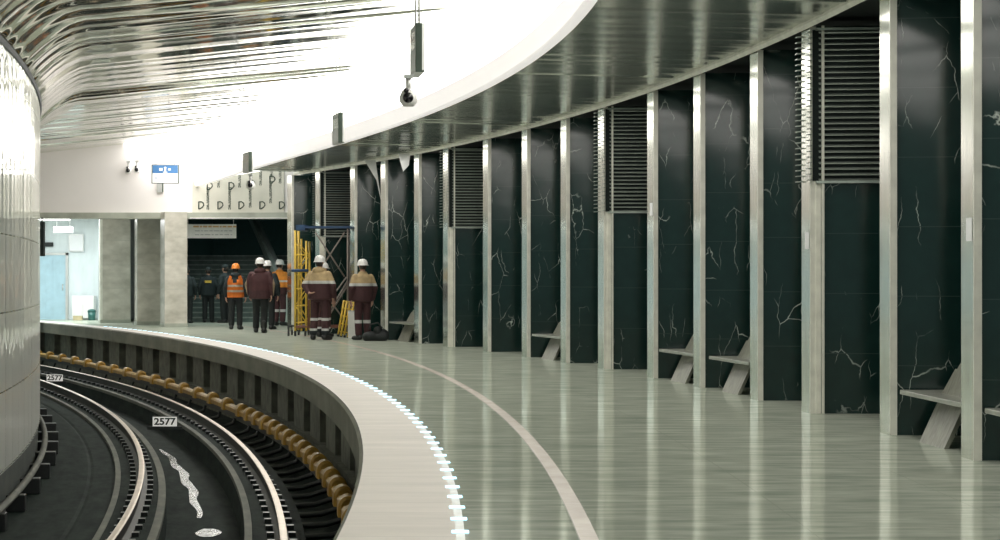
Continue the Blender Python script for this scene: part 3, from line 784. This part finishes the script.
mb = MB(); mb.ball((0, -.048, .17), .035, .004, .03); mb.box(-.025, .025, -.05, -.046, .05, .14); mb.box(-.06, .06, -.05, -.046, .04, .06); mb.box(-.16, -.07, -.05, -.046, .09, .16); mb.box(.08, .15, -.05, -.046, .1, .15); mb.obj('pictogram', M_signwhite, r)
mb = MB(); mb.box(-.29, -.20, -.045, -.041, -.13, -.09); mb.box(-.05, .28, -.045, -.041, -.12, -.105); mb.obj('printed_marks', simple('pale_print', (.45, .5, .6), .6), r)
mb = MB(); mb.tube([(-.25, 0, .25), (-.25, 0, 1.0)], .008); mb.tube([(.25, 0, .25), (.25, 0, 1.0)], .008); mb.obj('hanging_rod', M_silver, r)
r = thing('junction_box', 'small grey box on the white beam below the blue sign', 'box', loc=(-9.55, 61.85, 3.95))
mb = MB(); mb.box(-.09, .09, -.06, .05, -.18, .18, bev=.01); mb.obj('box_body', M_silver, r); mb = MB(); mb.box(.06, .095, -.065, -.05, -.17, .17); mb.obj('box_edge', M_greyprint, r)
def camera_unit(loc, label, flip=1):
    r = thing('surveillance_camera', label, 'camera', loc=loc)
    mb = MB(); mb.tube([(0, 0, .22), (0, 0, .05)], .03); mb.box(-.05, .05, -.05, .05, .2, .24); mb.obj('mount', M_silver, r)
    mb = MB(); mb.loft([((0, 0, .07), .07, .07), ((0, 0, .0), .10, .10), ((0, 0, -.06), .10, .10), ((0, 0, -.11), .06, .06)]); mb.obj('camera_body', M_white, r)
    mb = MB(); mb.ball((0, -.09, -.02), .06, .05, .06); mb.ball((-.02, -.10, .06), .03, .03, .03); mb.obj('lens', M_glass, r)
camera_unit((-5.66, 49.9, 3.5), 'small white surveillance camera under the farthest hanging sign box')
camera_unit((-1.02, 24.5, 3.42), 'small white surveillance camera under the nearest hanging sign box')
camera_unit((-10.18, 61.7, 4.42), 'small white surveillance camera on the white beam, right of a pair')
camera_unit((-10.42, 61.7, 4.40), 'small white surveillance camera on the white beam, left of a pair')
# loose protective film
def film(x, y, z, pts, label):
    mb = MB()
    f = mb.bm.faces.new([mb.bm.verts.new((x+a, y+.02*math.sin(a*40), z+b)) for a, b in pts]); bmesh.ops.solidify(mb.bm, geom=[f], thickness=.006)
    tag(mb.obj('loose_film', M_film), label, 'plastic film')
film(COLS(49.3)+.05, 48.9, 4.0, [(-.35, 0), (-.1, 0), (.02, -.9), (-.08, -.45)], 'torn strip of white film hanging near the scaffold')
film(COLS(46.9)-.02, 46.3, 4.0, [(-.2, 0), (.05, 0), (.02, -.25), (-.1, -.38), (-.16, -.18)], 'small torn piece of white film hanging from a pylon top')

# ================================================================== scaffold tower, trestle, bag
r = thing('scaffold_tower', 'yellow and brown scaffold tower with blue deck at the far pylons', 'scaffold', loc=(-4.62, 52.0, 0), rz=.0)
def ladder(mb, x0, x1, y, z0, z1, rung, diag=True):
    mb.tube([(x0, y, z0), (x0, y, z1)], .03, 8); mb.tube([(x1, y, z0), (x1, y, z1-.25)], .026, 8)
    z = z0+.2; k = 0
    while z < z1-.3:
        mb.tube([(x0, y, z), (x1, y, z)], .016, 6)
        if diag: mb.tube([(x0 if k % 2 else x1, y, z), (x1 if k % 2 else x0, y, min(z+rung, z1-.3))], .014, 6)
        z += rung; k += 1
for (y0) in (0, .9):
    mb = MB(); ladder(mb, -.22, .04, y0, .12, 2.5, .4); mb.obj('end_frame', M_scaffyellow, r)
mb = MB(); mb.tube([(-.08, .05, .12), (-.08, .05, 2.3)], .022); mb.obj('inner_post', M_scaffyellow, r)
mb = MB()
for y0 in (0, .9):
    mb.tube([(1.02, y0, .1), (1.02, y0, 2.6)], .022); mb.tube([(.3, y0, .12), (1.02, y0, 1.3)], .02); 
mb.obj('end_post', M_scaffgrey, r)
mb = MB(); mb.box(-.16, 1.12, -.05, .95, 2.55, 2.60); mb.box(-.20, .02, -.06, .96, 2.5, 2.63); mb.obj('deck', M_scaffblue, r)
for (a, b_) in (((.26, 2.45), (.95, 1.4)), ((.95, 2.45), (.26, 1.4)), ((.2, 1.4), (1.0, .3)), ((1.0, 1.4), (.2, .3))):
    mb = MB(); mb.tube([(a[0], -.02, a[1]), (b_[0], -.02, b_[1])], .018); mb.obj('cross_brace', M_scaffgrey, r)
mb = MB(); mb.tube([(-.22, 0, .22), (1.02, 0, .22)], .03); mb.tube([(-.22, .9, .22), (1.02, .9, .22)], .03); mb.tube([(.1, -.02, .2), (.1, -.02, 1.5)], .025); mb.obj('base_rail', M_scaffred, r)
mb = MB(); mb.tube([(-.3, -.05, 1.55), (.1, -.05, 1.55)], .035); mb.obj('clamp', M_scaffblue, r)
for x in (-.38, -.22, .02, .3, 1.02):
    for y0 in (0, .9):
        c = MB(); c.tube([(x-.02, y0, .065), (x+.02, y0, .065)], .065, 12); c.tube([(x, y0, .1), (x, y0, .25)], .015, 6); c.obj('caster', M_black, r)
mb = MB(); mb.tube([(-.38, 0, .24), (-.22, 0, .24)], .02); mb.obj('outrigger', M_black, r)
r = thing('folding_trestle', 'yellow folded trestle ladder leaning between two workers', 'ladder', loc=(-3.53, 50.6, 0))
M = Matrix.Rotation(.16, 4, 'Y')
for k, x in enumerate((-.2, -.13, -.06, .03, .11, .19)):
    mb = MB(); mb.tube([M @ Vector((x, -.05*(k % 2), .02)), M @ Vector((x, -.05*(k % 2)+.1, .84))], .024, 8); mb.obj('rail', M_scaffyellow, r)
for z in (.12, .3, .48, .66, .82):
    mb = MB(); mb.tube([M @ Vector((-.2, .02+z*.06, z)), M @ Vector((.19, .02+z*.06, z))], .016, 6); mb.obj('rung', M_scaffyellow, r)
mb = MB()
for k in range(6):
    x = -.2+k*.078; mb.tube([M @ Vector((x, -.03, 0)), M @ Vector((x, -.03, .05))], .028, 8)
mb.obj('foot_cap', M_black, r)
r = thing('white_board', 'narrow white board leaning behind the yellow trestle', 'board', loc=(-3.38, 50.25, 0)); mb = MB(); mb.box(-.09, .09, -.02, .02, 0, .62); mb.obj('board_panel', M_white, r); mb = MB(); mb.box(-.095, .095, -.025, .025, .6, .63); mb.obj('board_edge', M_silver, r)
r = thing('work_bag', 'black soft work bag lying on the floor by the bench', 'bag', loc=(-2.72, 48.2, 0))
mb = MB(); mb.ball((-.10, 0, .10), .2, .18, .11); mb.ball((.12, .02, .13), .17, .17, .14); mb.ball((.05, -.05, .22), .10, .10, .10); mb.capsule((-.2, -.05, .08), (.2, -.08, .10), .09, .1); mb.obj('bag_body', M_bag, r)
mb = MB(); mb.tube([(-.15, -.1, .25), (-.1, -.12, .36), (.05, -.12, .4), (.15, -.1, .28)], .015); mb.obj('bag_strap', M_rubber, r)

# ================================================================== people
def remeshed(mb, name, vox, smooth=4):
    o = link(name, mb.mesh(name)); m = o.modifiers.new('r', 'REMESH'); m.mode = 'VOXEL'; m.voxel_size = vox
    s = o.modifiers.new('s', 'SMOOTH'); s.iterations = smooth; s.factor = .5
    dg = bpy.context.evaluated_depsgraph_get(); me = bpy.data.meshes.new_from_object(o.evaluated_get(dg))
    old = o.data; bpy.data.objects.remove(o); bpy.data.meshes.remove(old)
    for p in me.polygons: p.use_smooth = True
    me.name = name; return me
POSES = {   # shoulder, elbow, wrist, hand direction, per side (left -x, right +x); legs hip knee ankle toe-dir
 'stand': dict(arms=[((-.185, 0, 1.40), (-.255, -.02, 1.13), (-.265, .06, .88), (0, .03, -1)), ((.185, 0, 1.40), (.255, -.02, 1.13), (.265, .06, .88), (0, .03, -1))],
               legs=[((-.09, 0, .92), (-.105, .02, .50), (-.11, -.02, .09), (-.25, 1)), ((.09, 0, .92), (.105, .02, .50), (.11, -.02, .09), (.25, 1))]),
 'stride': dict(arms=[((-.185, 0, 1.40), (-.255, .05, 1.13), (-.26, .16, .90), (0, .3, -1)), ((.185, 0, 1.40), (.255, -.07, 1.14), (.27, -.04, .89), (0, .1, -1))],
               legs=[((-.09, 0, .92), (-.10, .10, .51), (-.105, .10, .09), (-.15, 1)), ((.09, 0, .92), (.10, .03, .50), (.105, -.14, .09), (.15, 1))]),
 'hold': dict(arms=[((-.185, 0, 1.40), (-.275, .02, 1.14), (-.12, .22, 1.02), (1, .25, .05)), ((.185, 0, 1.40), (.275, .02, 1.14), (.10, .24, 1.00), (-1, .25, -.05))],
               legs=[((-.10, 0, .92), (-.125, .02, .50), (-.14, -.02, .09), (-.3, 1)), ((.10, 0, .92), (.125, .02, .50), (.14, -.02, .09), (.3, 1))]),
 'behind': dict(arms=[((-.185, 0, 1.40), (-.275, -.06, 1.14), (-.17, -.17, .99), (1, -.15, -.1)), ((.185, 0, 1.40), (.275, -.02, 1.14), (.26, .1, .90), (0, .3, -1))],
               legs=[((-.10, 0, .92), (-.125, .02, .50), (-.14, -.02, .09), (-.3, 1)), ((.10, 0, .92), (.125, .02, .50), (.14, -.02, .09), (.3, 1))]),
}
def hand(mb, w, d, side):
    d = Vector(d).normalized(); w = Vector(w)
    fwd = Vector((0, 1, 0)) if abs(d.y) < .8 else Vector((1, 0, 0))
    across = (fwd-d*fwd.dot(d)).normalized()                      # width of the palm
    inw = d.cross(across).normalized()
    if inw.dot(Vector((-side, 0, 0))) < 0: inw = -inw
    palm = w+d*.09
    for k in (-1, 0, 1): mb.capsule(w+d*.015+across*.012*k, palm+across*.025*k, .02, .015)
    for k, (ln, off) in enumerate(((.072, .032), (.082, .011), (.078, -.011), (.06, -.031))):
        a = palm+across*off-d*.01; b_ = a+d*ln*.55+inw*.008; c = b_+d*ln*.42+inw*.026
        mb.capsule(a, b_, .0105, .0095); mb.capsule(b_, c, .0095, .008)
    a = w+d*.035+across*.026; b_ = a+across*.03+d*.03+inw*.008; c = b_+d*.032+inw*.012+across*.004
    mb.capsule(a, b_, .013, .0115); mb.capsule(b_, c, .0115, .0095)
BODY = {}; CLOTH = {}
def body_mesh(pose):
    if pose in BODY: return BODY[pose]
    P = POSES[pose]; mb = MB()
    mb.loft([((0, 0, .84), .14, .09), ((0, 0, .95), .16, .105), ((0, 0, 1.1), .14, .10), ((0, 0, 1.28), .165, .11), ((0, 0, 1.36), .155, .095), ((0, 0, 1.42), .10, .075), ((0, .0, 1.47), .055, .055)])
    mb.capsule((0, -.005, 1.42), (0, .015, 1.54), .058, .055)
    mb.ball((0, .02, 1.635), .074, .092, .108); mb.capsule((0, .055, 1.57), (0, .075, 1.555), .05, .04)
    mb.capsule((0, .105, 1.635), (0, .128, 1.60), .011, .017)                         # nose
    mb.capsule((-.02, .098, 1.565), (.02, .098, 1.565), .009, .009)                   # lips
    for s in (-1, 1):
        mb.ball((s*.077, .012, 1.625), .012, .025, .034); mb.ball((s*.03, .098, 1.645), .013, .010, .009)
        mb.capsule((s*.012, .104, 1.664), (s*.048, .092, 1.664), .009, .008)
    for side, (sh, el, wr, d) in zip((-1, 1), P['arms']):
        mb.capsule((sh[0]*.88, sh[1], sh[2]-.04), el, .046, .040); mb.capsule(el, wr, .042, .028); hand(mb, wr, d, side)
    for hp, kn, an, td in P['legs']:
        mb.capsule(hp, kn, .088, .058); mb.capsule(kn, an, .056, .040)
        t = Vector((td[0], td[1], 0)).normalized(); a = Vector((an[0], an[1], .045)); mb.capsule(a-t*.04, a+t*.15-Vector((0, 0, .012)), .042, .032)
    BODY[pose] = remeshed(mb, 'body', .0075, 2); BODY[pose].materials.append(M_skin); return BODY[pose]
def jacket_mesh(pose, bulk, hem, hood):
    k = ('j', pose, bulk, hem, hood)
    if k in CLOTH: return CLOTH[k]
    P = POSES[pose]; mb = MB(); b = bulk
    mb.loft([((0, 0, hem), .175*b, .13*b), ((0, 0, hem+.02), .195*b, .15*b), ((0, 0, 1.05), .19*b, .145*b), ((0, 0, 1.22), .195*b, .145*b), ((0, 0, 1.32), .185*b, .13*b), ((0, 0, 1.39), .16*b, .115*b), ((0, 0, 1.45), .115, .095), ((0, 0, 1.50), .078, .078)])
    for sh, el, wr, d in P['arms']:
        sh = Vector(sh); el = Vector(el); wr = Vector(wr); dx = Vector((math.copysign(.03*(b-.95)*3, sh.x), 0, 0))
        wr2 = wr+(el-wr)*.08
        mb.capsule(sh+dx*.5-Vector((math.copysign(.012, sh.x), 0, .035)), el+dx, .076*b**.5, .068*b**.5); mb.capsule(el+dx, wr2+dx*.6, .066*b**.5, .048)
    if hood: mb.ball((0, -.075, 1.46), .13, .085, .075); mb.capsule((-.09, .02, 1.47), (.09, .02, 1.47), .05, .05)
    CLOTH[k] = remeshed(mb, 'jacket', .011, 4); return CLOTH[k]
def trouser_mesh(pose):
    k = ('t', pose)
    if k in CLOTH: return CLOTH[k]
    mb = MB(); mb.loft([((0, 0, .80), .16, .12), ((0, 0, .92), .175, .13), ((0, 0, 1.02), .165, .12)])
    for hp, kn, an, td in POSES[pose]['legs']:
        mb.capsule(hp, kn, .105, .085); a = Vector(an)+(Vector(kn)-Vector(an))*.14; mb.capsule(kn, a, .085, .078)
    CLOTH[k] = remeshed(mb, 'trousers', .011, 3); return CLOTH[k]
def vest_mesh(bulk):
    k = ('v', bulk)
    if k in CLOTH: return CLOTH[k]
    b = bulk*1.05; mb = MB(); bm = mb.bm; seg = 28; R = []
    for z, rx, ry in ((.86, .20, .155), (.95, .20, .157), (1.05, .197, .153), (1.15, .20, .153), (1.25, .205, .153), (1.34, .20, .142), (1.40, .175, .125), (1.445, .14, .105)):
        R.append([bm.verts.new((rx*b*math.cos(2*PI*q/seg), ry*b*math.sin(2*PI*q/seg), z)) for q in range(seg)])
    for i in range(len(R)-1):
        for q in range(seg):
            ang = 2*PI*(q+.5)/seg; c = math.cos(ang); z = R[i][q].co.z
            if z >= 1.15 and abs(c) > .90: continue                # arm holes
            if z >= 1.24 and abs(c) < .42-.0*(z): 
                if z >= 1.33 or abs(c) < .25: continue             # V neck, front and back
            bm.faces.new((R[i][q], R[i][(q+1) % seg], R[i+1][(q+1) % seg], R[i+1][q])).smooth = True
    bmesh.ops.solidify(bm, geom=bm.faces[:], thickness=.008)
    me = mb.mesh('safety_vest'); CLOTH[k] = me; return me
def hat_mesh(kind):
    k = ('h', kind)
    if k in CLOTH: return CLOTH[k]
    mb = MB(); bm = mb.bm; seg = 24; R = []
    if kind == 'helmet': prof = [(.0, 1.775), (.05, 1.77), (.09, 1.745), (.112, 1.70), (.118, 1.655), (.118, 1.645), (.14, 1.638), (.14, 1.632), (.112, 1.64)]
    else: prof = [(.0, 1.755), (.05, 1.752), (.082, 1.73), (.096, 1.69), (.098, 1.645), (.09, 1.64)]
    for r0, z in prof:
        ring = []
        for q in range(seg):
            a = 2*PI*q/seg; ex = 1.0
            if r0 > .13: ex = 1.0+(.22 if math.sin(a) > .5 else 0)
            ring.append(bm.verts.new((r0*.92*math.cos(a), .012+r0*1.12*ex*math.sin(a), z-(.012 if ex > 1 else 0))))
        R.append(ring)
    for i in range(len(R)-1):
        for q in range(seg): bm.faces.new((R[i][q], R[i][(q+1) % seg], R[i+1][(q+1) % seg], R[i+1][q])).smooth = True
    if kind == 'cap': mb.box(-.07, .07, .09, .17, 1.648, 1.658)
    if kind == 'helmet': mb.capsule((0, -.09, 1.745), (0, .10, 1.75), .016, .016)
    bmesh.ops.remove_doubles(bm, verts=bm.verts[:], dist=.0008)
    me = mb.mesh('hat'); CLOTH[k] = me; return me
def boots_mesh(pose):
    k = ('b', pose)
    if k in CLOTH: return CLOTH[k]
    out = []
    for hp, kn, an, td in POSES[pose]['legs']:
        mb = MB(); t = Vector((td[0], td[1], 0)).normalized(); a = Vector((an[0], an[1], 0))
        mb.capsule(a+Vector((0, 0, .06))-t*.035, a+t*.17+Vector((0, 0, .045)), .058, .045); mb.capsule(a+Vector((0, 0, .06)), a+Vector((0, 0, .24)), .058, .062)
        me = remeshed(mb, 'boot', .009, 2)
        for v in me.vertices: v.co.z = max(v.co.z, 0.0)
        out.append(me)
    CLOTH[k] = out; return out
MAROON = (.060, .022, .024); TAN = (.52, .38, .20); SILV = (.62, .62, .60); NAVY = (.012, .02, .022)
J_tan = zbands('tan_maroon_jacket', [(0, MAROON), (1.175, SILV), (1.235, TAN), (1.6, TAN)])
J_mar = zbands('maroon_jacket', [(0, MAROON), (1.0, (.075, .026, .028))], side=(.315, (.36, .27, .17)))
J_dark = zbands('dark_jacket', [(0, NAVY), (1.2, (.016, .026, .028))])
J_green = zbands('dark_green_jacket', [(0, (.010, .019, .020)), (1.2, (.016, .026, .028))])
J_ora = zbands('orange_top_jacket', [(0, MAROON), (1.02, (.82, .30, .04)), (1.16, SILV), (1.21, (.82, .30, .04))])
T_mar = zbands('maroon_trousers', [(0, MAROON), (.36, SILV), (.43, MAROON), (.8, MAROON)])
T_mar2 = zbands('maroon_trousers_two_bands', [(0, NAVY), (.19, SILV), (.235, MAROON), (.40, SILV), (.46, MAROON)])
T_black = zbands('black_trousers', [(0, (.010, .014, .014)), (1, (.012, .016, .016))])
V_ora = zbands('orange_vest', [(0, (.88, .24, .03)), (1.0, (.62, .55, .45)), (1.05, (.88, .24, .03)), (1.14, (.62, .55, .45)), (1.19, (.88, .24, .03))])
def person(px, D, rz, pose, hgt, label, jacket, trousers, hat, hatmat, bulk=1.1, hem=.84, hood=False, vest=None, extra=None):
    x = (px-500)/2200*D
    root = thing('person', label, 'person', loc=(x, D, 0), rz=rz)
    sc = hgt/1.775; root.scale = (sc, sc, sc)
    bo = link('body', body_mesh(pose), None, root)
    for nm, me, m in (('jacket', jacket_mesh(pose, bulk, hem, hood), jacket), ('trousers', trouser_mesh(pose), trousers)):
        o = link(nm, me.copy(), m, root)
    for bm_ in boots_mesh(pose): link('boot', bm_.copy(), M_boot, root)
    link('helmet' if hat == 'helmet' else 'cap', hat_mesh(hat).copy(), hatmat, root)
    mb = MB(); mb.loft([((0, -.012, 1.55), .066, .066), ((0, -.01, 1.6), .078, .088), ((0, -.005, 1.66), .079, .095), ((0, 0, 1.72), .05, .06)])
    for v in list(mb.bm.verts):
        if v.co.y > .035: v.co.y = .035
    mb.obj('hair', M_hair, root)
    if vest: link('safety_vest', vest_mesh(bulk).copy(), vest, root)
    if extra: extra(root)
    return root
def backpatch(root):
    mb = MB(); mb.box(-.10, .10, -.185, -.165, 1.25, 1.32)
    for k in range(4): pass
    o = mb.obj('back_patch', simple('yellow_patch', (.80, .55, .08), .6, noise=.1), root); o['label'] = 'yellow patch on the back'
    mb = MB()
    for k in range(4): mb.box(-.085+k*.045, -.055+k*.045, -.188, -.184, 1.265, 1.305)
    mb.obj('patch_marks', simple('patch_ink', (.35, .22, .03), .7), o)
person(186.6, 66.2, 0, 'stand', 1.72, 'person in dark jacket half hidden behind the front marble pillar', J_green, T_black, 'cap', M_cap)
person(208.3, 67.2, 0.1, 'stand', 1.72, 'person in dark green uniform with a yellow patch on the back', J_green, T_black, 'cap', M_cap, bulk=1.15, extra=backpatch)
person(225.5, 66.6, 1.0, 'stand', 1.80, 'person in dark cap and jacket standing behind the orange vest, face turned left', J_dark, T_black, 'cap', M_cap)
person(235.6, 58.4, 0, 'stand', 1.76, 'person in orange safety vest and orange helmet seen from behind', J_dark, T_black, 'helmet', M_helmeto, bulk=1.08, hood=True, vest=V_ora, hem=.9)
person(260, 55.0, 0, 'stride', 1.88, 'person in long maroon jacket and white helmet walking away', J_mar, T_black, 'helmet', M_helmet, bulk=1.34, hem=.80, hood=True)
person(267.5, 58.3, -.2, 'stand', 1.84, 'person mostly hidden behind the maroon jacket, white helmet and dark coat', J_dark, T_black, 'helmet', M_helmet, bulk=1.15)
person(279.5, 63.0, -.5, 'stand', 1.90, 'person in orange topped jacket and white helmet by the corner post', J_ora, T_mar, 'helmet', M_helmet, bulk=1.12, hem=.82)
person(319.5, 48.8, -.35, 'behind', 1.88, 'person in tan and maroon work suit, white helmet, one hand behind the back', J_tan, T_mar2, 'helmet', M_helmet, bulk=1.32, hood=True)
person(323.5, 51.2, -.5, 'stand', 1.74, 'person in tan and maroon suit mostly hidden behind a coworker', J_tan, T_mar2, 'helmet', M_helmet, bulk=1.34)
person(362.8, 48.8, .55, 'stand', 1.80, 'person in tan and maroon suit and white helmet standing beside the yellow trestle', J_tan, T_mar, 'helmet', M_helmet, bulk=1.24)

GROUPS = {'pylon': 'dark marble pylons along the platform', 'marble_pillar': 'beige marble pillars at the far end', 'hanging_sign': 'signs hanging over the platform', 'surveillance_camera': 'small white surveillance cameras',
 'running_rail': 'running rails of the track', 'number_plate': 'number plates between the rails', 'water_puddle': 'puddles in the drain trough', 'tube_lamp': 'tube lamps of the far room', 'person': 'people standing at the far end', 'loose_film': 'torn strips of white film'}
for o in list(C.objects):
    b_ = o.name.split('.')[0]
    if o.parent is None and b_ in GROUPS and o.get('label') and not o.get('group') and 'orange lettering' not in o['label']: o['group'] = GROUPS[b_]
# ================================================================== lights, world, camera
def area(name, loc, rot, sx, sy, e, col):
    l = bpy.data.lights.new(name, 'AREA'); l.shape = 'RECTANGLE'; l.size = sx; l.size_y = sy; l.energy = e; l.color = col
    o = bpy.data.objects.new(name, l); C.objects.link(o); o.location = loc; o.rotation_euler = rot
    return o
area('room_lamp', (-14, 67.5, 3.2), (0, 0, 0), 2.5, 4, 240, (.95, 1, 1))
area('entrance_fill', (-7.6, 58.0, 4.9), (.35, 0, .1), 2.5, 1.5, 70, (1, .97, .9))  # added fill for the banner and pillars, no fixture hangs here
area('hall_fill', (-8, 65.5, 3.4), (0, 0, 0), 3, 2, 60, (.85, 1, .96))  # added fill that lifts the dark stair hall, no fixture modelled
for y in [PYY[0]-2.65*k for k in (5, 4, 3, 2, 1)]+PYY[:-1]:
    p, t, n = frame(COLS, y+1.3)
    q = p-n*1.25
    area('soffit_fill', (q.x, q.y, 3.98), (0, 0, math.atan2(-t.x, t.y)), 1.6, 1.8, 28, (1, .97, .91))  # added fill over the platform floor, the soffit has no fittings
w = bpy.data.worlds.new('world'); scene.world = w; w.use_nodes = True
w.node_tree.nodes['Background'].inputs[0].default_value = (.55, .80, .75, 1); w.node_tree.nodes['Background'].inputs[1].default_value = .3
cam = bpy.data.cameras.new('camera'); co = bpy.data.objects.new('camera', cam); C.objects.link(co)
cam.sensor_width = 36; cam.lens = 36*2.2; co.location = (0, 0, 1.42); co.rotation_euler = (PI/2+math.atan(6/2200), 0, 0); cam.clip_end = 300; cam.clip_start = .1
scene.camera = co
scene.view_settings.view_transform = 'Filmic' if False else 'Standard'
scene.view_settings.look = 'None'
scene.view_settings.exposure = 0.45
scene.cycles.use_denoising = True
scene.cycles.max_bounces = 8
